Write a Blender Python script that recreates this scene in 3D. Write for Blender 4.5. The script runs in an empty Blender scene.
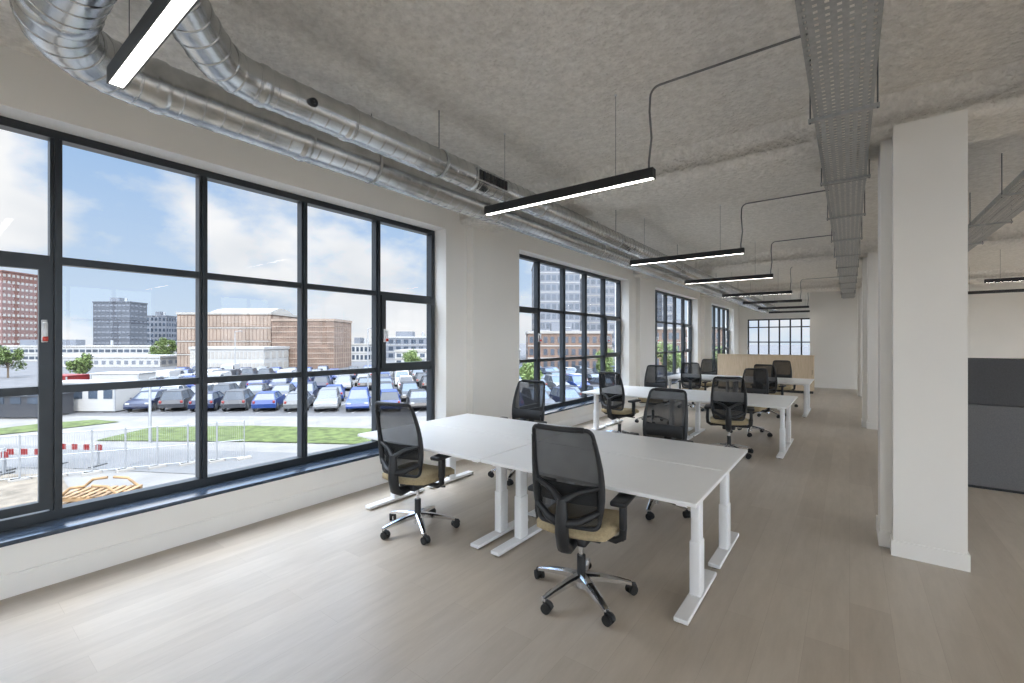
import bpy, bmesh, math, random
from mathutils import Vector, Matrix, noise
random.seed(7)
sc = bpy.context.scene
H = 1.65            # eye height
GZ = -4.0           # street level below the office floor

# ------------------------------------------------------------------ materials
MATS = {}
def nt(name):
    m = bpy.data.materials.new(name); m.use_nodes = True
    MATS[name] = m
    n = m.node_tree.nodes; l = m.node_tree.links
    return m, n, l, n['Principled BSDF']
def mat(name, col, rough=0.5, metal=0.0, var=0.06, scale=6.0, bump=0.0, bscale=60.0, spec=None, bdist=0.01, detail=2.0):
    m, n, l, b = nt(name)
    tc = n.new('ShaderNodeTexCoord')
    no = n.new('ShaderNodeTexNoise'); no.inputs['Scale'].default_value = scale; no.inputs['Detail'].default_value = detail
    l.new(tc.outputs['Object'], no.inputs['Vector'])
    r = n.new('ShaderNodeValToRGB')
    c0 = [max(0, c * (1 - var)) for c in col]; c1 = [min(1, c * (1 + var)) for c in col]
    r.color_ramp.elements[0].position = 0.3; r.color_ramp.elements[1].position = 0.7
    r.color_ramp.elements[0].color = (*c0, 1); r.color_ramp.elements[1].color = (*c1, 1)
    l.new(no.outputs['Fac'], r.inputs['Fac']); l.new(r.outputs['Color'], b.inputs['Base Color'])
    b.inputs['Roughness'].default_value = rough; b.inputs['Metallic'].default_value = metal
    if spec is not None: b.inputs['Specular IOR Level'].default_value = spec
    if bump:
        n2 = n.new('ShaderNodeTexNoise'); n2.inputs['Scale'].default_value = bscale
        n2.inputs['Detail'].default_value = 4
        l.new(tc.outputs['Object'], n2.inputs['Vector'])
        bp = n.new('ShaderNodeBump'); bp.inputs['Strength'].default_value = bump
        bp.inputs['Distance'].default_value = bdist
        l.new(n2.outputs['Fac'], bp.inputs['Height']); l.new(bp.outputs['Normal'], b.inputs['Normal'])
    return m
def ext(name, col, *a, **k): return mat(name, tuple(c*.68 for c in col), *a, **k)
def grd(name, col, *a, **k): return mat(name, tuple(c*.31 for c in col), *a, spec=.15, **k)

mat('wall_paint', (0.86, 0.83, 0.775), 0.7, var=0.012, scale=1.5, bump=0.05, bscale=180)
mat('trim_paint', (0.87, 0.84, 0.79), 0.45, var=0.01)
mat('frame_metal', (0.022, 0.028, 0.034), 0.35, var=0.1)
mat('sill_stone', (0.035, 0.05, 0.075), 0.18, var=0.15, scale=20)
mat('desk_top', (0.88, 0.88, 0.87), 0.28, var=0.01)
mat('desk_leg', (0.86, 0.86, 0.86), 0.35, var=0.01)
mat('plastic_black', (0.014, 0.015, 0.017), 0.45, var=0.1, bump=0.1, bscale=300)
mat('rubber_black', (0.012, 0.012, 0.012), 0.6)
mat('chrome', (0.72, 0.72, 0.73), 0.16, 1.0, var=0.02)
mat('seat_fabric', (0.42, 0.335, 0.20), 0.9, var=0.12, scale=80, bump=0.3, bscale=400)
mat('lamp_black', (0.015, 0.015, 0.016), 0.4)
mat('wire', (0.08, 0.08, 0.08), 0.4)
mat('conduit', (0.20, 0.20, 0.195), 0.4, 0.5)
mat('cable', (0.03, 0.03, 0.03), 0.5)
mat('galv', (0.56, 0.57, 0.57), 0.25, 1.0, var=0.14, scale=9, bump=.12, bscale=7, bdist=.02)
mat('galv_tray', (0.46, 0.46, 0.45), 0.5, 0.6, var=0.12, scale=30)
mat('partition_dark', (0.085, 0.085, 0.09), 0.9, var=0.1, scale=90, bump=0.2, bscale=300)
mat('partition_grey', (0.15, 0.15, 0.153), 0.9, var=0.1, scale=90, bump=0.2, bscale=300)
mat('handle', (0.75, 0.75, 0.75), 0.3, 0.2)
mat('red_plastic', (0.6, 0.05, 0.03), 0.4)
# exterior
grd('asphalt', (0.16, 0.16, 0.165), 0.95, var=0.12, scale=0.6)
grd('paving', (0.27, 0.26, 0.245), 0.95, var=0.12, scale=0.8, detail=6)
grd('road', (0.205, 0.205, 0.205), 0.95, var=0.10, scale=0.5, detail=6)
grd('dirt', (0.27, 0.23, 0.18), 0.95, var=0.35, scale=1.6, detail=8)
grd('grass', (0.115, 0.150, 0.045), 0.95, var=0.45, scale=2.2, detail=8)
grd('line_paint', (0.5, 0.5, 0.5), 0.9)
ext('leaves', (0.065, 0.10, 0.018), 0.8, var=0.45, scale=2.5)
ext('bark', (0.07, 0.05, 0.03), 0.9)
ext('brick_red', (0.085, 0.036, 0.028), 0.9, var=0.15, scale=0.6)
ext('brick_brown', (0.095, 0.060, 0.043), 0.9, var=0.25, scale=0.5, detail=5)
ext('clad_tan', (0.155, 0.118, 0.092), 0.9, var=0.15, scale=0.5, detail=5)
ext('clad_dark', (0.026, 0.03, 0.04), 0.6, var=0.1, scale=0.3)
ext('clad_mid', (0.075, 0.083, 0.10), 0.6, var=0.1, scale=0.3)
ext('concrete', (0.19, 0.182, 0.168), 0.85, var=0.08, scale=0.5)
ext('clad_white', (0.22, 0.22, 0.216), 0.7, var=0.05, scale=0.5)
ext('ext_glass', (0.03, 0.04, 0.055), 0.2, 0.0, var=0.3, scale=0.5)
ext('timber', (0.16, 0.095, 0.04), 0.9, var=0.3, scale=3)
ext('steel_post', (0.22, 0.23, 0.24), 0.5, 0.4)
for nm, c in {'white': (.25,.25,.25), 'black': (.005,.005,.007), 'grey': (.028,.03,.035), 'silver': (.08,.085,.09),
              'blue': (.008,.026,.11), 'red': (.13,.01,.01), 'navy': (.006,.011,.032)}.items():
    ext('car_' + nm, c, 0.4, 0.0, var=0.02, spec=.25)

# wood cabinet
def wood():
    m, n, l, b = nt('oak_veneer')
    tc = n.new('ShaderNodeTexCoord'); mp = n.new('ShaderNodeMapping'); mp.inputs['Scale'].default_value = (14, 14, 1.0)
    no = n.new('ShaderNodeTexNoise'); no.inputs['Scale'].default_value = 3; no.inputs['Detail'].default_value = 6
    r = n.new('ShaderNodeValToRGB')
    r.color_ramp.elements[0].position = .3; r.color_ramp.elements[1].position = .7
    r.color_ramp.elements[0].color = (.50, .39, .26, 1); r.color_ramp.elements[1].color = (.62, .50, .36, 1)
    l.new(tc.outputs['Object'], mp.inputs['Vector']); l.new(mp.outputs['Vector'], no.inputs['Vector'])
    l.new(no.outputs['Fac'], r.inputs['Fac']); l.new(r.outputs['Color'], b.inputs['Base Color'])
    b.inputs['Roughness'].default_value = .5
wood()

def floor_mat():
    m, n, l, b = nt('floor_planks')
    tc = n.new('ShaderNodeTexCoord')
    mp = n.new('ShaderNodeMapping'); mp.inputs['Rotation'].default_value = (0, 0, math.radians(90))
    l.new(tc.outputs['Object'], mp.inputs['Vector'])
    br = n.new('ShaderNodeTexBrick')
    br.inputs['Scale'].default_value = 1.0; br.inputs['Brick Width'].default_value = 1.5
    br.inputs['Row Height'].default_value = 0.2; br.inputs['Mortar Size'].default_value = 0.001
    br.inputs['Mortar Smooth'].default_value = 0.2; br.offset = 0.37
    br.inputs['Color1'].default_value = (.480, .415, .340, 1); br.inputs['Color2'].default_value = (.545, .478, .398, 1)
    br.inputs['Mortar'].default_value = (.42, .36, .29, 1)
    l.new(mp.outputs['Vector'], br.inputs['Vector'])
    m2 = n.new('ShaderNodeMapping'); m2.inputs['Scale'].default_value = (6, .9, 1)
    l.new(tc.outputs['Object'], m2.inputs['Vector'])
    no = n.new('ShaderNodeTexNoise'); no.inputs['Scale'].default_value = 2.2; no.inputs['Detail'].default_value = 9
    no.inputs['Roughness'].default_value = .68
    l.new(m2.outputs['Vector'], no.inputs['Vector'])
    r = n.new('ShaderNodeValToRGB'); r.color_ramp.elements[0].position = .3; r.color_ramp.elements[1].position = .72
    r.color_ramp.elements[0].color = (.84, .83, .81, 1); r.color_ramp.elements[1].color = (1.0, 1.0, 1.0, 1)
    l.new(no.outputs['Fac'], r.inputs['Fac'])
    mx = n.new('ShaderNodeMix'); mx.data_type = 'RGBA'; mx.blend_type = 'MULTIPLY'; mx.inputs[0].default_value = 1
    l.new(br.outputs['Color'], mx.inputs[6]); l.new(r.outputs['Color'], mx.inputs[7])
    l.new(mx.outputs[2], b.inputs['Base Color'])
    b.inputs['Roughness'].default_value = .38
    bp = n.new('ShaderNodeBump'); bp.inputs['Strength'].default_value = .06; bp.inputs['Distance'].default_value = .003
    l.new(no.outputs['Fac'], bp.inputs['Height']); l.new(bp.outputs['Normal'], b.inputs['Normal'])
floor_mat()

def ceil_mat():
    m, n, l, b = nt('sprayed_plaster')
    tc = n.new('ShaderNodeTexCoord')
    a = n.new('ShaderNodeTexNoise'); a.inputs['Scale'].default_value = 19; a.inputs['Detail'].default_value = 6
    a.inputs['Roughness'].default_value = .64
    v = n.new('ShaderNodeTexVoronoi'); v.inputs['Scale'].default_value = 30; v.feature = 'SMOOTH_F1'
    l.new(tc.outputs['Object'], a.inputs['Vector']); l.new(tc.outputs['Object'], v.inputs['Vector'])
    ad = n.new('ShaderNodeMath'); ad.operation = 'ADD'
    l.new(a.outputs['Fac'], ad.inputs[0])
    mu = n.new('ShaderNodeMath'); mu.operation = 'MULTIPLY'; mu.inputs[1].default_value = -.5
    l.new(v.outputs['Distance'], mu.inputs[0]); l.new(mu.outputs[0], ad.inputs[1])
    bp = n.new('ShaderNodeBump'); bp.inputs['Strength'].default_value = 1.0; bp.inputs['Distance'].default_value = .038
    l.new(ad.outputs[0], bp.inputs['Height']); l.new(bp.outputs['Normal'], b.inputs['Normal'])
    r = n.new('ShaderNodeValToRGB'); r.color_ramp.elements[0].position = .34; r.color_ramp.elements[1].position = .64
    r.color_ramp.elements[0].color = (.76, .72, .65, 1); r.color_ramp.elements[1].color = (.93, .89, .82, 1)
    l.new(a.outputs['Fac'], r.inputs['Fac']); l.new(r.outputs['Color'], b.inputs['Base Color'])
    b.inputs['Roughness'].default_value = .95
ceil_mat()

def glass_mat():
    m, n, l, b = nt('window_glass'); n.remove(b)
    t = n.new('ShaderNodeBsdfTransparent'); t.inputs['Color'].default_value = (.97, .98, .98, 1)
    g = n.new('ShaderNodeBsdfGlossy'); g.inputs['Roughness'].default_value = .0
    lw = n.new('ShaderNodeLayerWeight'); lw.inputs['Blend'].default_value = .5
    p = n.new('ShaderNodeMath'); p.operation = 'POWER'; p.inputs[1].default_value = 5
    q = n.new('ShaderNodeMath'); q.operation = 'MULTIPLY_ADD'; q.inputs[1].default_value = .6; q.inputs[2].default_value = .02
    mx = n.new('ShaderNodeMixShader')
    l.new(lw.outputs['Facing'], p.inputs[0]); l.new(p.outputs[0], q.inputs[0]); l.new(q.outputs[0], mx.inputs[0])
    l.new(t.outputs[0], mx.inputs[1]); l.new(g.outputs[0], mx.inputs[2])
    l.new(mx.outputs[0], n['Material Output'].inputs['Surface'])
glass_mat()

def mesh_mat():
    m, n, l, b = nt('chair_mesh')
    b.inputs['Base Color'].default_value = (.012, .013, .014, 1); b.inputs['Roughness'].default_value = .7
    t = n.new('ShaderNodeBsdfTransparent'); mx = n.new('ShaderNodeMixShader')
    tc = n.new('ShaderNodeTexCoord'); w = n.new('ShaderNodeTexNoise'); w.inputs['Scale'].default_value = 5
    mr = n.new('ShaderNodeMapRange'); mr.inputs['To Min'].default_value = .78; mr.inputs['To Max'].default_value = .9
    l.new(tc.outputs['Object'], w.inputs['Vector']); l.new(w.outputs['Fac'], mr.inputs['Value'])
    l.new(mr.outputs[0], mx.inputs[0]); l.new(t.outputs[0], mx.inputs[1]); l.new(b.outputs[0], mx.inputs[2])
    l.new(mx.outputs[0], n['Material Output'].inputs['Surface'])
mesh_mat()
def emit(name, col, s):
    m, n, l, b = nt(name)
    b.inputs['Base Color'].default_value = (.9, .9, .9, 1)
    b.inputs['Emission Color'].default_value = (*col, 1); b.inputs['Emission Strength'].default_value = s
emit('lamp_diffuser', (1, .95, .88), 20.0)

# ------------------------------------------------------------------ mesh builder
class MB:
    def __init__(s): s.v = []; s.f = []; s.m = []; s.sm = []; s.slots = []
    def mi(s, m):
        if m not in s.slots: s.slots.append(m)
        return s.slots.index(m)
    def add(s, vs, fs, m, smooth=False, M=None):
        o = len(s.v); k = s.mi(m)
        for p in vs:
            p = Vector(p)
            s.v.append(tuple(M @ p if M else p))
        for f in fs:
            s.f.append([o + i for i in f]); s.m.append(k); s.sm.append(smooth)
    def box(s, x0, x1, y0, y1, z0, z1, m, M=None):
        vs = [(x0,y0,z0),(x1,y0,z0),(x1,y1,z0),(x0,y1,z0),(x0,y0,z1),(x1,y0,z1),(x1,y1,z1),(x0,y1,z1)]
        fs = [(0,3,2,1),(4,5,6,7),(0,1,5,4),(1,2,6,5),(2,3,7,6),(3,0,4,7)]
        s.add(vs, fs, m, False, M)
    def rbox(s, c, size, r, m, M=None, seg=2, smooth=True):
        bm = bmesh.new(); bmesh.ops.create_cube(bm, size=1)
        for v in bm.verts: v.co = Vector((v.co.x*size[0], v.co.y*size[1], v.co.z*size[2]))
        bmesh.ops.bevel(bm, geom=bm.edges[:], offset=r, segments=seg, profile=.5, affect='EDGES')
        for v in bm.verts: v.co += Vector(c)
        bm.verts.index_update()
        s.add([v.co.copy() for v in bm.verts], [[v.index for v in f.verts] for f in bm.faces], m, smooth, M); bm.free()
    def tube(s, pts, rad, m, seg=10, caps=True, M=None, smooth=True):
        pts = [Vector(p) for p in pts]; n = len(pts)
        if not isinstance(rad, (list, tuple)): rad = [rad]*n
        tang = []
        for i in range(n):
            a = pts[max(i-1,0)]; b = pts[min(i+1,n-1)]; tang.append((b-a).normalized())
        up = Vector((0,0,1)) if abs(tang[0].z) < .9 else Vector((1,0,0))
        nrm = (up - tang[0]*up.dot(tang[0])).normalized()
        vs = []; fs = []
        for i in range(n):
            t = tang[i]; nrm = (nrm - t*nrm.dot(t)).normalized(); bn = t.cross(nrm)
            for k in range(seg):
                a = 2*math.pi*k/seg
                vs.append(pts[i] + (nrm*math.cos(a) + bn*math.sin(a))*rad[i])
        for i in range(n-1):
            for k in range(seg):
                k2 = (k+1) % seg
                fs.append((i*seg+k, i*seg+k2, (i+1)*seg+k2, (i+1)*seg+k))
        s.add(vs, fs, m, smooth, M)
        if caps:
            s.add(vs[:seg], [tuple(range(seg))[::-1]], m, False, M)
            s.add(vs[-seg:], [tuple(range(seg))], m, False, M)
    def cyl(s, p0, p1, r, m, seg=16, r1=None, M=None):
        s.tube([p0, p1], [r, r if r1 is None else r1], m, seg, True, M)
    def ring(s, c, t, r, w, m, seg=28, lip=.005):
        """raised band around a pipe"""
        c = Vector(c); t = Vector(t).normalized()
        up = Vector((0,0,1)) if abs(t.z) < .9 else Vector((1,0,0))
        nrm = (up - t*up.dot(t)).normalized(); bn = t.cross(nrm)
        vs = []
        for (dw, dr) in ((-w, 0), (-w*.5, lip), (w*.5, lip), (w, 0)):
            for k in range(seg):
                a = 2*math.pi*k/seg; vs.append(c + t*dw + (nrm*math.cos(a)+bn*math.sin(a))*(r+dr))
        fs = [(i*seg+k, i*seg+(k+1) % seg, (i+1)*seg+(k+1) % seg, (i+1)*seg+k) for i in range(3) for k in range(seg)]
        s.add(vs, fs, m, True)
    def grid(s, fn, nu, nv, m, M=None):
        vs = [fn(i/nu, j/nv) for j in range(nv+1) for i in range(nu+1)]
        fs = [(j*(nu+1)+i, j*(nu+1)+i+1, (j+1)*(nu+1)+i+1, (j+1)*(nu+1)+i) for j in range(nv) for i in range(nu)]
        s.add(vs, fs, m, True, M)
    def mesh(s, name):
        me = bpy.data.meshes.new(name); me.from_pydata(s.v, [], s.f)
        for k in s.slots: me.materials.append(MATS[k])
        me.polygons.foreach_set('material_index', s.m); me.polygons.foreach_set('use_smooth', s.sm)
        me.update(); return me
    def obj(s, name, loc=(0,0,0), rz=0):
        return place(s.mesh(name), name, loc, rz)
def place(me, name, loc=(0,0,0), rz=0, sca=1):
    o = bpy.data.objects.new(name, me); sc.collection.objects.link(o)
    o.location = loc; o.rotation_euler = (0, 0, rz); o.scale = (sca, sca, sca); return o

# ------------------------------------------------------------------ room shell
XW = -4.35; XO = -4.72; XR = 7.0; YB = -7.6; YF = 24.4; YP = 19.5
ZC = 3.55; ZB = 3.27; SILL = .37; HEAD = 3.17; PITCH = 6.3; WW = 4.62
wins = [-6.6, -.3, 6.0, 12.3, 18.6]
b = MB(); b.box(XO, XR+.37, YB-.3, YF+.3, -.25, 0, 'floor_planks'); b.obj('floor')
b = MB(); b.box(XO, XR+.37, YB-.3, YF+.3, ZC, ZC+.35, 'sprayed_plaster'); b.obj('ceiling')

def window_wall(name, x0, x1, ws, y0, y1):
    b = MB()
    b.box(x0, x1, y0, y1, 0, SILL-.03, 'wall_paint'); b.box(x0, x1, y0, y1, HEAD, ZC, 'wall_paint')
    y = y0
    for w in ws:
        b.box(x0, x1, y, w, SILL-.03, HEAD, 'wall_paint'); y = w+WW
    b.box(x0, x1, y, y1, SILL-.03, HEAD, 'wall_paint')
    b.obj(name)
window_wall('wall_left', XO, XW, wins, YB, YF)
window_wall('wall_right', XR, XR+.37, wins[:4], YB, YP)  # unseen wall, its windows added to bring in more daylight
bw = [-3.9, 1.4]   # openings added in the unseen back wall to let daylight in (x start)
b = MB()
b.box(XO, XR+.37, YB-.3, YB, 0, SILL, 'wall_paint'); b.box(XO, XR+.37, YB-.3, YB, HEAD, ZC, 'wall_paint')
x = XO
for w in bw: b.box(x, w, YB-.3, YB, SILL, HEAD, 'wall_paint'); x = w+WW
b.box(x, XR+.37, YB-.3, YB, SILL, HEAD, 'wall_paint'); b.obj('wall_back')
b = MB(); b.box(-1.15, XR+.37, YP, YP+.15, 0, ZC, 'wall_paint'); b.box(-1.15, -1.0, YP+.15, YF, 0, ZC, 'wall_paint'); b.obj('wall_partition')
# far wall with opening
b = MB(); fx0, fx1, fz0, fz1 = -3.98, -1.3, .95, 2.72
b.box(XO, -1.0, YF, YF+.3, 0, fz0, 'wall_paint'); b.box(XO, -1.0, YF, YF+.3, fz1, ZC, 'wall_paint')
b.box(XO, fx0, YF, YF+.3, fz0, fz1, 'wall_paint'); b.box(fx1, -1.0, YF, YF+.3, fz0, fz1, 'wall_paint'); b.obj('wall_far')

# pilasters on the window wall and beams
cols_y = [-1.45, 4.85, 11.15, 17.45]
for y in cols_y:
    b = MB(); b.box(XW, XW+.12, y-.12, y+.98, 0, ZC, 'wall_paint'); b.box(XW+.12, XW+.135, y-.135, y+.995, 0, .13, 'trim_paint'); b.obj('wall_pier')
beams = [(y-.3, y+.45) for y in cols_y]
def beam(y0, y1):
    b = MB(); r = .09
    prof = [(y0-.05, ZC), (y0, ZC-.05), (y0+.03, ZB+r)]
    for k in range(5):
        a = math.pi + k*math.pi/8
        prof.append((y0+.03+r + r*math.cos(a), ZB+r + r*math.sin(a)))
    for k in range(5):
        a = 1.5*math.pi + k*math.pi/8
        prof.append((y1-.03-r + r*math.cos(a), ZB+r + r*math.sin(a)))
    prof += [(y1, ZC-.05), (y1+.05, ZC)]
    n = len(prof)
    vs = [(XW, p[0], p[1]) for p in prof] + [(XR, p[0], p[1]) for p in prof]
    b.add(vs, [(i, i+1, n+i+1, n+i) for i in range(n-1)], 'sprayed_plaster', True)
    b.obj('ceiling_beam')
for y0, y1 in beams: beam(y0, y1)
def soffit(y): return ZB if any(a-.06 < y < c+.06 for a, c in beams) else ZC

# columns
for y in cols_y:
    b = MB()
    b.box(.27, .68, y-.3, y-.1, 0, ZB+.05, 'wall_paint')
    b.box(.20, .68, y-.15, y+.25, 0, ZB+.05, 'wall_paint')
    b.box(.258, .692, y-.312, y-.09, 0, .12, 'trim_paint')
    b.box(.188, .692, y-.162, y+.262, 0, .12, 'trim_paint')
    b.obj('column')

# baseboards
b = MB(); b.box(XW, XW+.018, YB, YF, 0, .13, 'trim_paint'); b.box(XW, XW+.012, YB, YF, .13, .145, 'trim_paint'); b.obj('baseboard_left')
b = MB(); b.box(-1.15, XR, YP-.018, YP, 0, .13, 'trim_paint'); b.obj('baseboard_far')

# windows
def window_mesh():
    b = MB(); t = 'frame_metal'; x0, x1 = -.035, .035
    n = 5; rows = 3; W = WW; Hh = HEAD-SILL; cw = W/n; rh = Hh/rows
    b.box(-.05,.05, 0,.06, 0,Hh, t); b.box(-.05,.05, W-.06,W, 0,Hh, t)
    b.box(-.05,.05, .06,W-.06, 0,.07, t); b.box(-.05,.05, .06,W-.06, Hh-.06,Hh, t)
    for i in range(1, n):
        w = .032
        b.box(x0-.01, x1+.01, i*cw-w, i*cw+w, .07, Hh-.06, t)
        b.box(x1+.01, x1+.03, i*cw-.012, i*cw+.012, .07, Hh-.06, t)
    for j in range(1, rows):
        b.box(x0, x1, .06, W-.06, j*rh-.028, j*rh+.028, t)
    for ci in (0, 4):  # opening sashes
        ya, yb = ci*cw+.03, (ci+1)*cw-.03
        rngs = [(.07, 2*rh)] if ci == 0 else [(rh, 2*rh)]
        for za, zb in rngs:
            za += .02; zb -= .02; s = .06
            b.box(.02,.075, ya, ya+s, za, zb, t); b.box(.02,.075, yb-s, yb, za, zb, t)
            b.box(.02,.075, ya+s, yb-s, za, za+s, t); b.box(.02,.075, ya+s, yb-s, zb-s, zb, t)
        yh = yb-.035 if ci == 0 else ya+.035
        zh = rh*1.45
        b.rbox((.085, yh, zh), (.015, .03, .16), .005, 'handle')
        b.rbox((.11, yh, zh+.05), (.05, .022, .022), .006, 'handle')
        b.rbox((.13, yh, zh-.01), (.02, .024, .14), .006, 'handle')
        b.rbox((.131, yh, zh-.055), (.023, .027, .035), .005, 'red_plastic')
    b.add([(0,.03,.03),(0,W-.03,.03),(0,W-.03,Hh-.03),(0,.03,Hh-.03)], [(0,1,2,3)], 'window_glass')
    return b.mesh('window')
wm = window_mesh(); k = 1
for w in wins:
    place(wm, 'window_%d' % k, (-4.62, w, SILL)); k += 1
for w in wins[:4]:  # right-wall windows, out of view, added as a daylight source
    place(wm, 'window_%d' % k, (7.27, w+WW, SILL), math.pi); k += 1
for w in bw:  # added windows behind the camera, for interior daylight
    place(wm, 'window_%d' % k, (w+WW, YB-.2, SILL), math.pi/2); k += 1
for i, w in enumerate(wins):
    b = MB(); b.rbox((XW-.12+.01, w+WW/2, SILL-.015), (.30, WW-.002, .03), .006, 'sill_stone'); b.obj('window_sill')
# far window
b = MB(); W = fx1-fx0; Hh = fz1-fz0
b.box(fx0, fx1, YF+.1, YF+.18, fz0, fz0+.06, 'frame_metal'); b.box(fx0, fx1, YF+.1, YF+.18, fz1-.06, fz1, 'frame_metal')
for i in range(7):
    x = fx0+.03+(W-.06)*i/6; b.box(x-.03, x+.03, YF+.1, YF+.18, fz0, fz1, 'frame_metal')
for z in (fz0+Hh*.38, fz0+Hh*.78): b.box(fx0, fx1, YF+.11, YF+.17, z-.025, z+.025, 'frame_metal')
b.add([(fx0,YF+.14,fz0),(fx1,YF+.14,fz0),(fx1,YF+.14,fz1),(fx0,YF+.14,fz1)], [(0,1,2,3)], 'window_glass'); b.obj('window_%d' % k)

# ------------------------------------------------------------------ desks
def desk_mesh():
    b = MB(); L = 1.59; D = .795
    b.rbox((0, 0, .7275), (L, D, .025), .006, 'desk_top', seg=2, smooth=False)
    b.box(-L/2+.08, L/2-.08, -.03, .03, .675, .714, 'desk_leg')
    for sx in (-1, 1):
        x = sx*(L/2-.10)
        b.rbox((x, 0, .36), (.055, .095, .66), .008, 'desk_leg')
        b.rbox((x, 0, .20), (.068, .108, .36), .008, 'desk_leg')
        b.rbox((x, 0, .025), (.085, .70, .028), .006, 'desk_leg', smooth=False)
        b.box(x-.03, x+.03, -.34, .34, .69, .714, 'desk_leg')
        for sy in (-1, 1): b.cyl((x, sy*.31, 0), (x, sy*.31, .012), .022, 'plastic_black', 10)
    return b.mesh('office_desk')
dm = desk_mesh()
CX = -2.28
rowsY = [3.43, 8.05, 12.35]
for ry in rowsY:
    for sx in (-1, 1):
        for sy in (-1, 1):
            place(dm, 'office_desk', (CX+sx*.80, ry+sy*.402, 0), 0 if sy < 0 else math.pi)

# ------------------------------------------------------------------ chairs (facing +Y)
def chair_mesh():
    b = MB(); P = 'plastic_black'
    # star base
    b.cyl((0,0,.055), (0,0,.13), .038, 'chrome', 20, .03)
    for k in range(5):
        a = math.radians(90+72*k+12)
        d = Vector((math.cos(a), math.sin(a), 0)); n = Vector((-d.y, d.x, 0))
        secs = [(.02,.125,.032,.022), (.12,.118,.028,.018), (.24,.098,.022,.014), (.325,.078,.018,.011)]
        vs = []
        for r, z, w, h in secs:
            c = d*r + Vector((0,0,z))
            for (u, q) in ((-1,-1),(1,-1),(1,.5),(.5,1),(-.5,1),(-1,.5)):
                vs.append(c + n*w*u + Vector((0,0,h*q)))
        fs = []
        for i in range(3):
            for j in range(6):
                j2 = (j+1) % 6; fs.append((i*6+j, i*6+j2, (i+1)*6+j2, (i+1)*6+j))
        fs.append(tuple(range(18,24)))
        b.add(vs, fs, 'chrome', False)
        c = d*.315
        b.cyl(c+Vector((0,0,.045)), c+Vector((0,0,.085)), .011, P, 10)
        # caster: two wheels + hood
        ca = a + random.choice((.5, -.6, 1.2, 2.0)); cd = Vector((math.cos(ca), math.sin(ca), 0)); cn = Vector((-cd.y, cd.x, 0))
        wc = c + cd*.018 + Vector((0,0,.031))
        for sgn in (-1, 1):
            b.cyl(wc+cn*sgn*.008, wc+cn*sgn*.028, .031, 'rubber_black', 18)
        b.tube([wc+cd*.035+Vector((0,0,.008)), wc+cd*.024+Vector((0,0,.028)), wc+Vector((0,0,.036)), wc-cd*.024+Vector((0,0,.028))], .012, P, 8)
    # gas lift
    b.cyl((0,0,.11), (0,0,.26), .028, P, 18); b.cyl((0,0,.26), (0,0,.39), .015, 'chrome', 14)
    # mechanism
    b.rbox((0,-.02,.405), (.17,.26,.06), .015, P); b.rbox((0,.02,.435), (.36,.34,.02), .008, P)
    b.tube([(.08,.02,.40),(.24,.03,.395),(.27,.03,.40)], .008, P, 8)
    # seat shell + cushion (waterfall front)
    def seat(z0, th, sx, sy, m, y0=.02):
        nu, nv = 14, 12
        def pt(i, j, top):
            u = -1+2*i/nu; v = -1+2*j/nv
            X = u*math.sqrt(1-.22*v*v); Y = v*math.sqrt(1-.22*u*u)
            e = max(abs(u), abs(v))
            zz = z0 + (th*(1-.45*e**8) if top else th*.12*e**6)
            zz += .018*u*u*(1 if top else .6) - .035*max(0, v-.35)**2*1.6 - .01*(1-u*u)*(1-v*v)
            return (X*sx/2, y0+Y*sy/2, zz)
        top = [pt(i, j, True) for j in range(nv+1) for i in range(nu+1)]
        bot = [pt(i, j, False) for j in range(nv+1) for i in range(nu+1)]
        vs = top+bot; o = len(top); fs = []
        id = lambda i, j: j*(nu+1)+i
        for j in range(nv):
            for i in range(nu):
                fs.append((id(i,j), id(i+1,j), id(i+1,j+1), id(i,j+1)))
                fs.append((o+id(i,j), o+id(i,j+1), o+id(i+1,j+1), o+id(i+1,j)))
        ring = [id(i,0) for i in range(nu)] + [id(nu,j) for j in range(nv)] + [id(i,nv) for i in range(nu,0,-1)] + [id(0,j) for j in range(nv,0,-1)]
        for q in range(len(ring)):
            a, c = ring[q], ring[(q+1) % len(ring)]
            fs.append((a, o+a, o+c, c))
        b.add(vs, fs, m, True)
    seat(.438, .020, .44, .42, P); seat(.450, .075, .51, .50, 'seat_fabric')
    # back: tall rounded-rectangle mesh panel, slightly waisted at the bottom
    def wid(v): return .190 + .026*math.sin(math.pi*min(1, v*.95+.05)) - .006*max(0, v-.6)/.4
    def yb(u, v): return -.255 + .018*math.sin(v*math.pi*.9) - .11*v*v + .035*u*u
    def bp(u, v): return Vector((u*wid(v), yb(u, v), .54+.600*v))
    b.grid(lambda s, t: bp((-1+2*s)*.97, .015+.97*t), 12, 16, 'chair_mesh')
    per = []; cv = .06; cu = .15
    def corner(u0, v0, a0):
        for k in range(6):
            a = a0 + k*math.pi/10; per.append(bp(u0 + cu*math.cos(a), v0 + cv*math.sin(a)))
    corner(1-cu, 1-cv, 0)
    for k in range(1, 5): per.append(bp((1-cu)*(1-2*k/5), 1))
    corner(-1+cu, 1-cv, math.pi/2)
    per += [bp(-1, 1-cv-(1-2*cv)*k/9) for k in range(1, 9)]
    corner(-1+cu, cv, math.pi)
    for k in range(1, 5): per.append(bp((-1+cu)*(1-2*k/5), 0))
    corner(1-cu, cv, 1.5*math.pi)
    per += [bp(1, cv+(1-2*cv)*k/9) for k in range(1, 9)]
    per.append(per[0]); per.append(per[1])
    b.tube(per, .0125, P, 8, caps=False)
    for sgn in (-1, 1):
        b.tube([bp(sgn, v/10) + Vector((0,-.008,0)) for v in range(1, 10)], [.014,.021,.023,.022,.020,.018,.016,.014,.012], P, 8)
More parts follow.
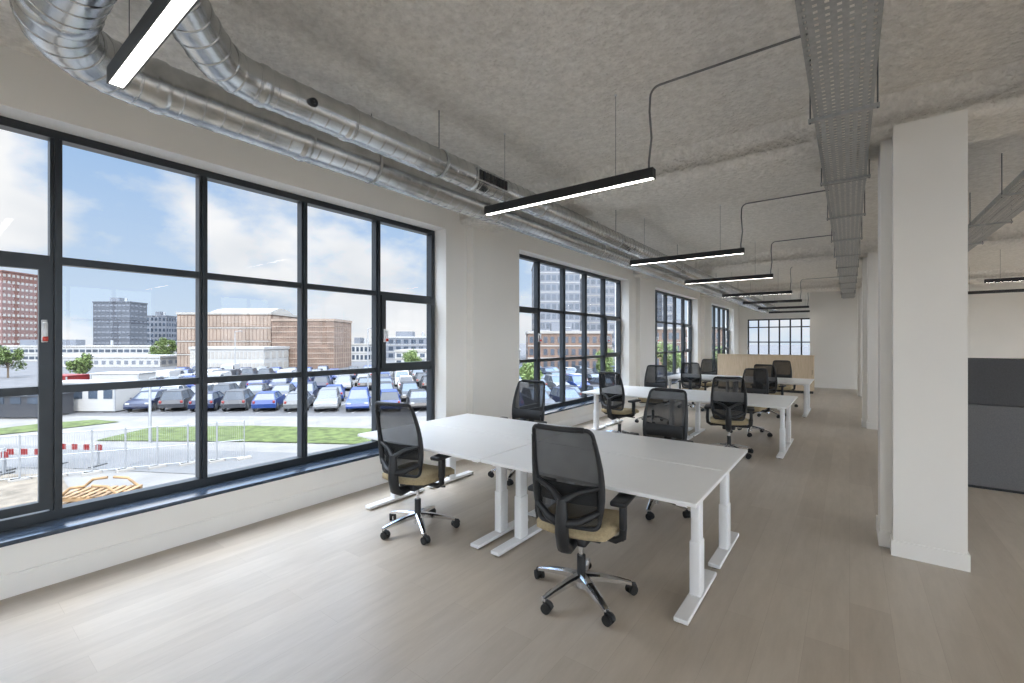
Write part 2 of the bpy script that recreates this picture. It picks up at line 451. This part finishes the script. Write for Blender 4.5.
    b.tube([bp(-.8,1), bp(-.4,1), bp(0,1), bp(.4,1), bp(.8,1)], .017, P, 8)
    # spine, lower yoke and lumbar
    b.tube([(0,-.10,.395),(0,-.22,.39),(0,-.295,.43),(0,-.315,.52),(0,-.318,.62),(0,-.315,.72)], [.032,.036,.040,.042,.038,.028], P, 10)
    b.tube([bp(-.97,.17)+Vector((0,-.012,0)), bp(-.5,.08)+Vector((0,-.04,0)), (0,-.318,.57), bp(.5,.08)+Vector((0,-.04,0)), bp(.97,.17)+Vector((0,-.012,0))], [.016,.025,.034,.025,.016], P, 8)
    b.grid(lambda s, t: bp((-1+2*s)*.9, .22+.20*t)+Vector((0,.012+.012*math.sin(math.pi*t),0)), 12, 5, P)
    b.tube([(0,-.315,.70), bp(-.4,.36)+Vector((0,-.03,0)), bp(-.95,.42)+Vector((0,-.012,0))], [.024,.018,.014], P, 8)
    b.tube([(0,-.315,.70), bp(.4,.36)+Vector((0,-.03,0)), bp(.95,.42)+Vector((0,-.012,0))], [.024,.018,.014], P, 8)
    # armrests
    for sgn in (-1, 1):
        b.tube([(sgn*.15,-.03,.425),(sgn*.24,-.035,.42),(sgn*.285,-.04,.45),(sgn*.29,-.045,.52),(sgn*.285,-.04,.655)], [.020,.022,.024,.024,.018], P, 10)
        b.rbox((sgn*.288,-.042,.58), (.038,.066,.16), .012, P)
        b.rbox((sgn*.28, 0, .675), (.10,.27,.034), .014, P, seg=3)
    return b.mesh('office_chair')
chm = chair_mesh()
chairs = [(-1.40,2.62,7), (-3.05,2.68,10), (-3.22,4.42,184), (-1.54,4.42,176),
          (-3.10,7.15,-8), (-1.42,7.22,10), (-3.2,9.05,186), (-1.42,9.0,172),
          (-3.05,11.4,5), (-1.45,11.42,-6), (-3.2,13.3,178), (-1.4,13.35,184)]
for x, y, a in chairs: place(chm, 'office_chair', (x, y, 0), math.radians(a))

# ------------------------------------------------------------------ pendant lamps
ZL = 2.84
def lamp_mesh(conduit_to):
    b = MB(); L = 1.60
    b.box(-L/2, L/2, -.032, -.026, 0, .075, 'lamp_black'); b.box(-L/2, L/2, .026, .032, 0, .075, 'lamp_black')
    b.box(-L/2, L/2, -.026, .026, .07, .075, 'lamp_black')
    b.box(-L/2, -L/2+.006, -.026, .026, 0, .07, 'lamp_black'); b.box(L/2-.006, L/2, -.026, .026, 0, .07, 'lamp_black')
    b.box(-L/2+.007, L/2-.007, -.025, .025, .004, .012, 'lamp_diffuser')
    top = ZC-ZL
    for x in (-L/2+.22, L/2-.3):
        b.cyl((x,0,.07), (x,0,top), .0018, 'wire', 6); b.cyl((x,0,top-.012), (x,0,top), .009, 'handle', 10)
    pts = [(L/2-.04,0,.07), (L/2-.04,0,.13), (L/2-.02,0,.3), (L/2-.035,0,.5), (L/2-.03,0,.6)]
    for k in range(1, 6):
        a = k*math.pi/10; pts.append((L/2-.03+.07*(1-math.cos(a)), 0, .6+.07*math.sin(a)))
    pts.append((conduit_to,0,.67))
    b.tube(pts, .008, 'conduit', 8)
    return b.mesh('pendant_lamp')
lm = lamp_mesh(1.75)
lmr = lamp_mesh(1.2)
for y in (-5.6, -2.7, .57, 3.25, 6.75, 9.65, 13.1, 16.0, 19.0 ,21.8): place(lm, 'linear_pendant_lamp', (-1.94, y, ZL))
for y in (-5.6, -2.7, .57, 3.25, 6.75, 9.65, 13.1, 16.0): place(lmr, 'linear_pendant_lamp', (3.0, y, ZL))

# ------------------------------------------------------------------ ducts
def cumlen(pts):
    pts = [Vector(p) for p in pts]; cum = [0]
    for i in range(1, len(pts)): cum.append(cum[-1] + (pts[i]-pts[i-1]).length)
    return pts, cum
def at_len(pts, cum, s):
    s = max(0, min(cum[-1], s))
    for i in range(1, len(cum)):
        if s <= cum[i]:
            return pts[i-1].lerp(pts[i], (s-cum[i-1])/max(1e-9, cum[i]-cum[i-1])), (pts[i]-pts[i-1]).normalized()
    return pts[-1], (pts[-1]-pts[-2]).normalized()
def arc(c, r, a0, a1, z, n=8):
    return [(c[0]+r*math.cos(math.radians(a0+(a1-a0)*k/n)), c[1]+r*math.sin(math.radians(a0+(a1-a0)*k/n)), z) for k in range(n+1)]
def duct(b, path, r, step=.105):
    b.tube(path, r, 'galv', 32)
    pts, cum = cumlen(path); s = .05
    while s < cum[-1]:
        c, t = at_len(pts, cum, s); b.ring(c, t, r-.0008, .007, 'galv', 28, .0042); s += step
def collar(b, x, y, z, r, w=.05, axis='y'):
    t = (0,1,0) if axis == 'y' else (1,0,0)
    b.ring((x,y,z), t, r, w, 'galv', 32, .009)
def strap(b, x, y, z, r):
    b.ring((x,y,z), (0,1,0), r+.004, .012, 'galv_tray', 28, .004)
    b.cyl((x, y, z+r), (x, y, soffit(y)), .004, 'wire', 6)
ZD = 3.115
b = MB()
r1 = .138
path = [(-3.19, YF-.2, ZD)] + [(-3.19, y, ZD) for y in (16, 8, 4, 2, 1.2, .9)] + [(p[0], p[1], ZD) for p in arc((-2.79,.78), .40, 180, 270, ZD, 6)] + [(-2.5,.38,ZD), (-1.7,.38,ZD), (-.45,.38,ZD)]
duct(b, path, r1)
for y in (22, 19.2, 16.4, 13.6, 10.4, 7.6, 3.9, 1.7, .85): collar(b, -3.19, y, ZD, r1, .04)
for x in (-2.72, -1.6): collar(b, x, .38, ZD, r1, .04, 'x')
for y in (2.3, 6.5, 9.3, 12.4, 15.2, 20.5): strap(b, -3.19, y, ZD, r1)
b.obj('ventilation_duct')
b = MB(); r2 = .108
path = [(-2.70, YF-.2, ZD)] + [(-2.70, y, ZD) for y in (16, 8, 4, 2, 1.3, 1.15)] + [(-2.675,1.04,ZD), (-2.60,.93,ZD), (-2.45,.78,ZD+.03)]
path += [(-2.30,.66,ZD+.05),(-2.15,.57,ZD+.12),(-2.05,.50,ZD+.2),(-2.0,.46,ZC-.02)]
duct(b, path, r2)
for y in (21, 18.2, 15.4, 12.6, 9.4, 6.6, 4.1, 3.0, 1.75, 1.2): collar(b, -2.70, y, ZD, r2, .03)
for y in (2.6, 6.1, 9.0, 12.2, 15.0, 20.1): strap(b, -2.70, y, ZD, r2)
b.cyl((-2.60,1.45,ZD-.02), (-2.575,1.45,ZD-.027), .026, 'plastic_black', 16); b.cyl((-2.58,1.45,ZD-.025), (-2.555,1.45,ZD-.03), .009, 'plastic_black', 10)
b.box(-2.607, -2.585, 2.95, 3.40, ZD-.055, ZD+.055, 'galv')
for k2 in range(9): b.box(-2.585, -2.578, 2.98+k2*.045, 3.008+k2*.045, ZD-.04, ZD+.04, 'plastic_black')
b.obj('ventilation_duct')

# ------------------------------------------------------------------ cable trays
def tray(x0, x1, y0, y1, z, with_cables=True):
    b = MB(); w = x1-x0; G = 'galv_tray'
    n = 7; p = w/n
    for i in range(n+1):
        c = x0+i*p; b.box(max(x0,c-p*.30), min(x1,c+p*.30), y0, y1, z, z+.0015, G)
    y = y0
    while y < y1:
        b.box(x0, x1, y, y+.028, z+.0005, z+.002, G); y += .05
    b.box(x0, x0+.002, y0, y1, z, z+.06, G); b.box(x1-.002, x1, y0, y1, z, z+.06, G)
    b.box(x0, x0+.015, y0, y1, z+.058, z+.06, G); b.box(x1-.015, x1, y0, y1, z+.058, z+.06, G)
    y = y0+.6
    while y < y1:
        b.box(x0-.03, x1+.03, y-.02, y+.02, z-.022, z-.001, G)
        for x in (x0-.02, x1+.02): b.cyl((x, y, z-.03), (x, y, soffit(y)), .0045, 'steel_post', 6)
        y += 1.5
    y = y0+2.2
    while y < y1:
        b.box(x0-.004, x0, y-.09, y+.09, z+.002, z+.05, G); b.box(x1, x1+.004, y-.09, y+.09, z+.002, z+.05, G)
        b.box(x0, x1, y-.004, y+.004, z-.002, z+.003, 'conduit'); y += 3
    if with_cables:
        for i in range(6):
            xx = x0+.04+i*(w-.08)/5
            b.tube([(xx+.008*math.sin(q*1.7+i*2), y0+(y1-y0)*q/40, z+.012+.003*(i % 3)) for q in range(41)], .005 if i % 2 else .007, 'cable' if i % 3 else 'conduit', 6)
    b.obj('cable_tray')
tray(-.19, .12, -3.0, 19.3, 3.13)
tray(1.25, 1.57, -3.0, 19.3, 3.13)

# ------------------------------------------------------------------ storage + partition
def cabinet():
    b = MB(); x0, x1, y0, y1 = -3.72, -.9, 17.0, 17.12+.25
    b.box(x0+.02, x1-.02, y0+.03, y1-.03, 0, .08, 'plastic_black')
    b.box(x0, x1, y0+.02, y1, .08, 1.18, 'oak_veneer'); b.box(x0-.01, x1+.01, y0, y1+.01, 1.18, 1.21, 'oak_veneer')
    n = 3
    for i in range(n):
        a = x0+(x1-x0)*i/n+.004; c = x0+(x1-x0)*(i+1)/n-.004
        b.box(a, c, y0, y0+.02, .09, 1.17, 'oak_veneer'); b.box(c-.04, c-.03, y0-.02, y0, .6, .75, 'plastic_black')
    b.obj('storage_cabinet')
cabinet()
b = MB()
b.box(.97, 4.53, 7.2, 7.6, 0, .03, 'plastic_black')
for i in range(3):
    xa = .95+i*1.2; xc = xa+1.194
    b.rbox(((xa+xc)/2, 7.4, .485), (xc-xa, .44, .91), .008, 'partition_grey', smooth=False)
    b.rbox(((xa+xc)/2, 7.4, 1.20), (xc-xa, .44, .51), .008, 'partition_dark', smooth=False)
b.obj('acoustic_partition')

# ------------------------------------------------------------------ exterior
FW = Vector((-.6, .8, 0)); RT = Vector((.8, .6, 0))
def site(t, d, z=GZ):
    p = FW*d + RT*(t*d); return Vector((p.x, p.y, z))
def T(px): return (px-512)/450
b = MB(); b.add([(-600,-300,GZ),(600,-300,GZ),(600,900,GZ),(-600,900,GZ)], [(0,1,2,3)], 'asphalt'); b.obj('ground_street')
def patch(name, pts, m, dz):
    b = MB(); v = [site(T(px), 2542/(py-341), GZ+dz) for px, py in pts]
    b.add(v, [tuple(range(len(v)))[::-1]], m)
    b.obj(name)
patch('paving_strip', [(-400,560),(-400,412),(150,416),(700,416),(900,560)], 'paving', .02)
patch('road_lane', [(-500,470),(-300,440),(100,447),(420,457),(700,460),(800,485),(420,482),(230,476),(60,468)], 'road', .04)
patch('dirt_ground', [(-200,620),(-200,478),(60,474),(75,500),(140,508),(160,560),(150,620)], 'dirt', .05)
patch('grass_verge', [(95,441),(150,428),(250,426),(372,429),(440,430),(440,446),(372,445),(250,442)], 'grass', .07)
patch('grass_verge', [(-60,436),(40,424),(95,420),(120,422),(60,429),(-10,436)], 'grass', .07)
patch('grass_verge', [(520,425),(600,420),(650,420),(640,432),(520,440)], 'grass', .07)
# parking bay lines
b = MB()
for dd in (40.5, 56, 71):
    r = T(150)*dd
    while r < .42*dd:
        p = FW*(dd-5.2) + RT*r; q = FW*(dd+5.2) + RT*r; e = RT*.06
        z = Vector((0,0,GZ+.028)); b.add([p-e+z, p+e+z, q+e+z, q-e+z], [(0,1,2,3)], 'line_paint'); r += 2.5
b.obj('parking_lines')

def car_mesh(col, van=False, suv=0):
    b = MB(); C = 'car_'+col; hw = .88
    if van:
        prof = [(-2.5,.3),(-2.5,1.0),(-2.45,1.85),(-2.3,1.95),(1.2,1.95),(1.5,1.85),(2.05,1.15),(2.5,1.0),(2.6,.7),(2.6,.3)]
    else:
        prof = [(-2.1,.3),(-2.15,.62),(-2.05,.92),(-1.7,.97),(1.0,.95),(1.75,.84),(2.1,.68),(2.18,.45),(2.15,.3)]
    n = len(prof)
    ws = [hw-.03*(z > .8)-(.08 if z > 1.7 else 0) for x, z in prof]
    vs = [(x, -w, z) for (x, z), w in zip(prof, ws)] + [(x, w, z) for (x, z), w in zip(prof, ws)]
    fs = [tuple(range(n))[::-1], tuple(range(n, 2*n))] + [(i, (i+1) % n, n+(i+1) % n, n+i) for i in range(n)]
    b.add(vs, [tuple(reversed(f)) for f in fs], C)
    if van:
        b.add([(1.53,-.7,1.83),(1.53,.7,1.83),(2.07,.78,1.17),(2.07,-.78,1.17)], [(0,3,2,1)], 'ext_glass', False, Matrix.Translation((.02,0,.02)))
        for s in (-1, 1): b.add([(.6,s*.89,1.2),(1.85,s*.89,1.2),(1.45,s*.83,1.75),(.6,s*.83,1.75)], [(0,1,2,3)], 'ext_glass')
    else:
        zr = 1.41+suv*.18; xb = -1.45-suv*.35
        v = [(-1.95,-.8,.93),(1.05,-.8,.93),(1.05,.8,.93),(-1.95,.8,.93),(xb,-.62,zr),(.15,-.62,zr+.01),(.15,.62,zr+.01),(xb,.62,zr)]
        b.add(v, [(0,1,5,4),(1,2,6,5),(2,3,7,6),(3,0,4,7)], 'ext_glass')
        b.rbox(((xb+.15)/2,0,zr+.01), (.15-xb+.06,1.26,.05), .02, C)
        for s in (-1, 1): b.tube([(-.35, s*.805, .93), (-.45, s*.63, zr+.01)], .035, C, 6)
        for xs in ((-1.95,xb),(1.05,.15)):
            for s in (-1, 1): b.tube([(xs[0], s*.79, .93), (xs[1], s*.62, zr)], .035, C, 6)
    xf = 2.5 if van else 2.05
    for s in (-1, 1):
        for x in (-1.35, 1.35 if not van else 1.6):
            b.cyl((x, s*.72, .32), (x, s*.91, .32), .32, 'rubber_black', 16); b.cyl((x, s*.90, .32), (x, s*.92, .32), .19, 'car_silver', 12)
        b.rbox((xf+.03, s*.66, .66), (.12,.3,.13), .03, 'clad_white'); b.rbox((-2.1 if not van else -2.48, s*.72, .78), (.1,.18,.2), .03, 'car_red')
        b.rbox((.85, s*.96, 1.0), (.1,.14,.1), .03, C)
    b.box(xf+.05, xf+.12, -.35, .35, .38, .5, 'rubber_black')
    return b.mesh('car')
cm = {c: [car_mesh(c), car_mesh(c, suv=1)] for c in ('white','black','grey','silver','blue','navy')}
vm = car_mesh('white', True); vg = car_mesh('grey', True)
row_ang = math.atan2(RT.y, RT.x)
names = ['black','grey','silver','navy','black','blue','grey','silver','blue','navy','white','grey','black','navy','blue','black']
for d in (38, 43.5, 53, 58.5, 68, 73.5):
    r = T(152)*d if d < 60 else T(185)*d
    while r < .42*d:
        if random.random() < .97:
            p = FW*(d+random.uniform(-.3,.3)) + RT*(r+random.uniform(-.12,.12))
            a = row_ang + (math.pi/2 if random.random() < .6 else -math.pi/2) + random.uniform(-.03,.03) + .3
            q = random.random()
            me = vm if q < .07 else (vg if q < .08 else random.choice(cm[random.choice(names)]))
            place(me, 'van' if me in (vm, vg) else 'car', (p.x, p.y, GZ+.03), a)
        r += 2.5
for px, d, me, a in ((20,38,cm['grey'][0],.6),(575,24,cm['silver'][0],.9),(545,26,cm['navy'][1],.9)):
    p = site(T(px), d); place(me, 'car', (p.x, p.y, GZ+.03), a)

def building(name, px0, px1, d, ztop, body, depth=14, nx=8, nz=4, wm='ext_glass', wfx=.6, wfz=.55, rot=0, z0=GZ, base=None, roof=True, proud=.05, side=4):
    p0 = site(T(px0), d, 0); p1 = site(T(px1), d, 0); L = (p1-p0).length
    M = Matrix.Translation(p0) @ Matrix.Rotation(math.atan2(RT.y, RT.x)+rot, 4, 'Z')
    b = MB()
    b.box(0, L, 0, depth, z0, ztop, body, M)
    b.box(-.15, L+.15, -.15, depth+.15, ztop, ztop+.5, body if base is None else base, M)
    hh = (ztop-z0)/nz; ww = L/nx
    for j in range(nz):
        for i in range(nx):
            b.box(i*ww+ww*(1-wfx)/2, (i+1)*ww-ww*(1-wfx)/2, -proud, .02, z0+j*hh+hh*(1-wfz)/2, z0+(j+1)*hh-hh*(1-wfz)/2, wm, M)
        if base: b.box(-.05, L+.05, -.1, 0, z0+j*hh-.12, z0+j*hh+.12, base, M)
        dd = depth/side
        for i in range(side):
            for X in (-proud, L-.02):
                b.box(X, X+proud+.02, i*dd+dd*.2, (i+1)*dd-dd*.2, z0+j*hh+hh*(1-wfz)/2, z0+(j+1)*hh-hh*(1-wfz)/2, wm, M)
    if roof:
        b.box(L*.3, L*.55, depth*.3, depth*.6, ztop+.5, ztop+2.2, 'clad_mid', M)
        b.cyl(M @ Vector((L*.7, depth*.4, ztop+.4)), M @ Vector((L*.7, depth*.4, ztop+2.0)), .4, 'steel_post', 10)
    return b.obj(name)
building('brick_office_tower', -110, 2, 150, 25, 'brick_red', 14, 34, 13, 'concrete', .28, .40, side=10)
building('dark_office_tower', 93, 130, 170, 16.3, 'clad_dark', 8, 9, 10, 'clad_mid', .75, .3)
building('dark_office_tower', 146, 166, 195, 12.5, 'clad_mid', 6, 5, 7)
building('dark_office_tower', 169, 180, 215, 10.5, 'clad_dark', 6, 4, 6)
building('low_office_block', -60, 168, 128, 0, 'clad_white', 10, 36, 2, 'ext_glass', .8, .4, base='concrete')
building('low_warehouse', 40, 160, 100, -2.0, 'clad_white', 8, 16, 1, 'clad_mid', .5, .4, roof=False)
building('exhibition_hall', 177, 271, 96, 7.4, 'brick_brown', 16, 26, 4, 'clad_tan', .80, .80, base='concrete', roof=False)
building('exhibition_hall', 272, 334, 92, 5.8, 'clad_tan', 10, 26, 9, 'brick_brown', .82, .78, base='clad_tan', roof=False, side=8)
building('hall_annex', 190, 264, 82, .2, 'clad_white', 9, 18, 2, 'concrete', .7, .6, roof=False)
building('low_office_block', 343, 368, 128, .6, 'clad_white', 10, 6, 2, base='concrete')
building('low_office_block', 372, 440, 146, 2.8, 'clad_mid', 14, 9, 3, base='clad_white')
building('low_office_block', 395, 520, 105, -.8, 'clad_white', 14, 16, 2, base='concrete')
building('apartment_tower', 534, 580, 140, 26, 'clad_mid', 16, 8, 10, 'ext_glass', .7, .55, base='clad_white')
building('apartment_tower', 584, 615, 150, 23.0, 'clad_mid', 16, 5, 9, 'ext_glass', .7, .5, base='concrete')
building('apartment_tower', 662, 676, 150, 20.0, 'clad_mid', 14, 4, 8, 'ext_glass', .7, .5, base='concrete')
building('brick_terrace', 528, 612, 88, 3.2, 'brick_brown', 12, 12, 3, 'ext_glass', .55, .5, base='concrete')
building('brick_terrace', 640, 735, 95, 4.2, 'brick_brown', 12, 14, 3, 'ext_glass', .55, .5, base='concrete')
# low barrel roof over the hall
b = MB(); p0 = site(T(205), 97.5, 0); p1 = site(T(266), 97.5, 0); L = (p1-p0).length
M = Matrix.Translation(p0) @ Matrix.Rotation(math.atan2(RT.y, RT.x), 4, 'Z')
b.grid(lambda s, t: (L*s, 1+12*t, 7.85+1.4*math.sin(math.pi*t)), 12, 12, 'concrete', M)
for s in (0, L): b.add([(s, 1+12*t/12, 7.85+1.4*math.sin(math.pi*t/12)) for t in range(13)], [tuple(range(13))], 'concrete', False, M)
b.obj('hall_roof')

# trees: branching trunk + small leaves clustered in an irregular crown
def tree(px, d, h, r):
    b = MB(); p = site(T(px), d)
    b.tube([p, p+Vector((.1,0,h*.4)), p+Vector((0,.1,h*.75))], [.14,.10,.05], 'bark', 8)
    cl = []
    for k in range(14):
        a = random.uniform(0, 6.28); rr = r*random.uniform(.15,.75); zz = random.uniform(.35,.92)
        rr *= 1.15-abs(zz-.6)
        c = p+Vector((math.cos(a)*rr, math.sin(a)*rr, h*zz)); cl.append((c, r*random.uniform(.3,.5)))
        b.tube([p+Vector((0,0,h*.3)), p.lerp(c,.5)+Vector((0,0,h*.1)), c], [.05,.035,.015], 'bark', 5)
    vs = []; fs = []
    for c, q in cl:
        for i in range(230):
            u = Vector((random.gauss(0,1), random.gauss(0,1), random.gauss(0,.8))).normalized()*q*random.uniform(.35,1.05)
            e1 = Vector((random.gauss(0,1), random.gauss(0,1), random.gauss(0,1))).normalized(); e2 = e1.orthogonal().normalized()
            s = random.uniform(.09,.19); o = len(vs); g = c+u
            vs += [g-e1*s, g-e2*s*.6, g+e1*s, g+e2*s*.6]; fs.append((o,o+1,o+2,o+3))
    b.add(vs, fs, 'leaves', False)
    b.obj('tree')
for a in ((8,70,5.0,2.1),(78,62,4.0,1.5),(160,112,6.5,2.2),(168,114,6,2.0),(410,79,4.2,1.8),(528,48,3.6,1.3),(604,63,4.4,1.6),(670,63,5.4,2.0),(722,63,5,2.0)): tree(*a)

def street_lamp(px, d, h):
    b = MB(); p = site(T(px), d)
    b.tube([p, p+Vector((0,0,h*.96)), p+Vector((0,0,h)), p+RT*.6+Vector((0,0,h+.1))], [.08,.06,.05,.04], 'steel_post', 8)
    b.rbox(p+RT*.8+Vector((0,0,h+.1)), (.6,.2,.1), .03, 'steel_post'); b.obj('street_lamp')
street_lamp(150, 25, 3.6); street_lamp(368, 48, 7); street_lamp(235, 63, 7); street_lamp(300, 79, 8); street_lamp(560, 48, 7)
def cabin(px, d, L, hh, m, a):
    b = MB(); M = Matrix.Translation(site(T(px), d)) @ Matrix.Rotation(a, 4, 'Z')
    b.box(-L/2, L/2, -1.2, 1.2, .1, hh, m, M); b.box(-L/2-.06, L/2+.06, -1.26, 1.26, hh, hh+.1, m, M)
    n = int(L/1.2)
    for i in range(n): b.box(-L/2+i*L/n+.25, -L/2+(i+1)*L/n-.25, -1.23, -1.2, 1.1, 1.8, 'ext_glass', M)
    for x in (-L/2+.05, L/2-.05): b.box(x-.06, x+.06, -1.25, -1.19, .1, hh, 'steel_post', M)
    b.obj('site_cabin')
cabin(92, 37, 6, 2.3, 'clad_white', row_ang); cabin(124, 46, 4.5, 2.4, 'clad_white', row_ang+.1); cabin(66, 44, 2.6, 2.3, 'car_red', row_ang)
cabin(25, 34, 5, 1.6, 'car_grey', row_ang)
b = MB(); A = site(T(-60), 17.2); B = site(T(245), 21.5); n = 9
for i in range(n):
    p = A.lerp(B, i/n); q = A.lerp(B, (i+.97)/n)
    for e in (p, q): b.cyl(e, e+Vector((0,0,1.9)), .022, 'steel_post', 6); b.rbox(e+Vector((0,0,.07)), (.25,.6,.14), .02, 'concrete', smooth=False)
    for z in (.15, .95, 1.85): b.cyl(p+Vector((0,0,z)), q+Vector((0,0,z)), .018, 'steel_post', 6)
    for k in range(1, 14): r = p.lerp(q, k/14); b.cyl(r+Vector((0,0,.15)), r+Vector((0,0,1.85)), .004, 'steel_post', 4)
b.obj('construction_fence')
def barrier(px, d, a):
    b = MB(); M = Matrix.Translation(site(T(px), d)) @ Matrix.Rotation(a, 4, 'Z')
    for k in range(8): b.box(-1.2+k*.3, -.9+k*.3, -.02, .02, .75, 1.0, 'car_red' if k % 2 else 'clad_white', M)
    for x in (-1, 1): b.box(x-.04, x+.04, -.03, .03, 0, 1.05, 'steel_post', M); b.box(x-.1, x+.1, -.35, .35, 0, .08, 'rubber_black', M)
    b.obj('road_barrier')
barrier(28, 19.5, row_ang); barrier(78, 20.4, row_ang-.1); barrier(-20, 19, row_ang)
# timber trestle / pallet stack
b = MB(); M = Matrix.Translation(site(T(100), 15.6)) @ Matrix.Rotation(row_ang+.15, 4, 'Z')
for lv in range(2):
    z = .02+lv*.3
    for k in range(3): b.box(-1.0, 1.0, -.55+k*.5, -.45+k*.5, z, z+.12, 'timber', M)
    for k in range(8): b.box(-1.0+k*.265, -.86+k*.265, -.58, .58, z+.12, z+.15, 'timber', M)
for s in (-1, 1):
    for y in (-.5, .5):
        b.tube([M @ Vector((s*.95, y, .4)), M @ Vector((s*.55, y, .75)), M @ Vector((s*.1, y, .8))], .05, 'timber', 6)
b.obj('timber_stack')

# ------------------------------------------------------------------ world / light
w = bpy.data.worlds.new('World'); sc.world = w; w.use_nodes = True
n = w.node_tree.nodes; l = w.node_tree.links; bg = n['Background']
SUN = Vector((.68, -.42, .66)).normalized()
tc = n.new('ShaderNodeTexCoord')
mp = n.new('ShaderNodeMapping'); mp.inputs['Scale'].default_value = (1, 1, 1.7); mp.inputs['Location'].default_value = (.35, .2, .1)
l.new(tc.outputs['Generated'], mp.inputs['Vector'])
no = n.new('ShaderNodeTexNoise'); no.inputs['Scale'].default_value = 3.3; no.inputs['Detail'].default_value = 8; no.inputs['Roughness'].default_value = .52
l.new(mp.outputs['Vector'], no.inputs['Vector'])
cr = n.new('ShaderNodeValToRGB'); cr.color_ramp.elements[0].position = .43; cr.color_ramp.elements[1].position = .55
l.new(no.outputs['Fac'], cr.inputs['Fac'])
sx = n.new('ShaderNodeSeparateXYZ'); l.new(tc.outputs['Generated'], sx.inputs[0])
gr = n.new('ShaderNodeValToRGB')
e = gr.color_ramp.elements; e[0].position = 0; e[0].color = (.70, .83, .98, 1); e[1].position = .35; e[1].color = (.36, .57, .90, 1)
l.new(sx.outputs['Z'], gr.inputs['Fac'])
no2 = n.new('ShaderNodeTexNoise'); no2.inputs['Scale'].default_value = 5; no2.inputs['Detail'].default_value = 6
l.new(mp.outputs['Vector'], no2.inputs['Vector'])
cc = n.new('ShaderNodeValToRGB'); cc.color_ramp.elements[0].color = (.82, .86, .92, 1); cc.color_ramp.elements[1].color = (1.06, 1.06, 1.07, 1)
cc.color_ramp.elements[0].position = .3; cc.color_ramp.elements[1].position = .6
l.new(no2.outputs['Fac'], cc.inputs['Fac'])
mx = n.new('ShaderNodeMix'); mx.data_type = 'RGBA'
l.new(cr.outputs['Color'], mx.inputs[0]); l.new(gr.outputs['Color'], mx.inputs[6]); l.new(cc.outputs['Color'], mx.inputs[7])
l.new(mx.outputs[2], bg.inputs['Color'])
# unseen sky overhead and on the sun's side boosted to light the interior
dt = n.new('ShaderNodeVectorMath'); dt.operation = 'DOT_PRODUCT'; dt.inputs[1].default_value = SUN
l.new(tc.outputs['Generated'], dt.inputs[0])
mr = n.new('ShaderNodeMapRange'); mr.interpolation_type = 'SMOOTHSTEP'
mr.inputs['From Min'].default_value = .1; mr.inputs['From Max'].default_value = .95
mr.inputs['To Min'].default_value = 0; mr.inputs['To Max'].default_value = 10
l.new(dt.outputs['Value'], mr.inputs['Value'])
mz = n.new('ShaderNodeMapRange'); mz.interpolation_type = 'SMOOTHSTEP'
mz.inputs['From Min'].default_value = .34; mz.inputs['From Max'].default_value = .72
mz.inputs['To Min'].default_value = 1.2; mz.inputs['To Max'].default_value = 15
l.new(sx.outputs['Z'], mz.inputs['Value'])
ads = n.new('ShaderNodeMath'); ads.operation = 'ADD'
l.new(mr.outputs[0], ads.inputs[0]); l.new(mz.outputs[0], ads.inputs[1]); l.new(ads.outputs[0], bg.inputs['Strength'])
s = bpy.data.lights.new('sun', 'SUN'); s.energy = 9.0; s.angle = .02; s.color = (1, .94, .86)
so = bpy.data.objects.new('sun', s); sc.collection.objects.link(so)
so.rotation_euler = SUN.to_track_quat('Z', 'Y').to_euler()

cam = bpy.data.cameras.new('camera'); cam.sensor_width = 36; cam.lens = 450/1024*36; cam.clip_end = 2000; cam.clip_start = .05
co = bpy.data.objects.new('camera', cam); sc.collection.objects.link(co)
co.location = (0, 0, H); co.rotation_euler = (math.radians(90), 0, math.atan2(.6, .8))
sc.camera = co
sc.view_settings.view_transform = 'Standard'
sc.view_settings.exposure = -0.36
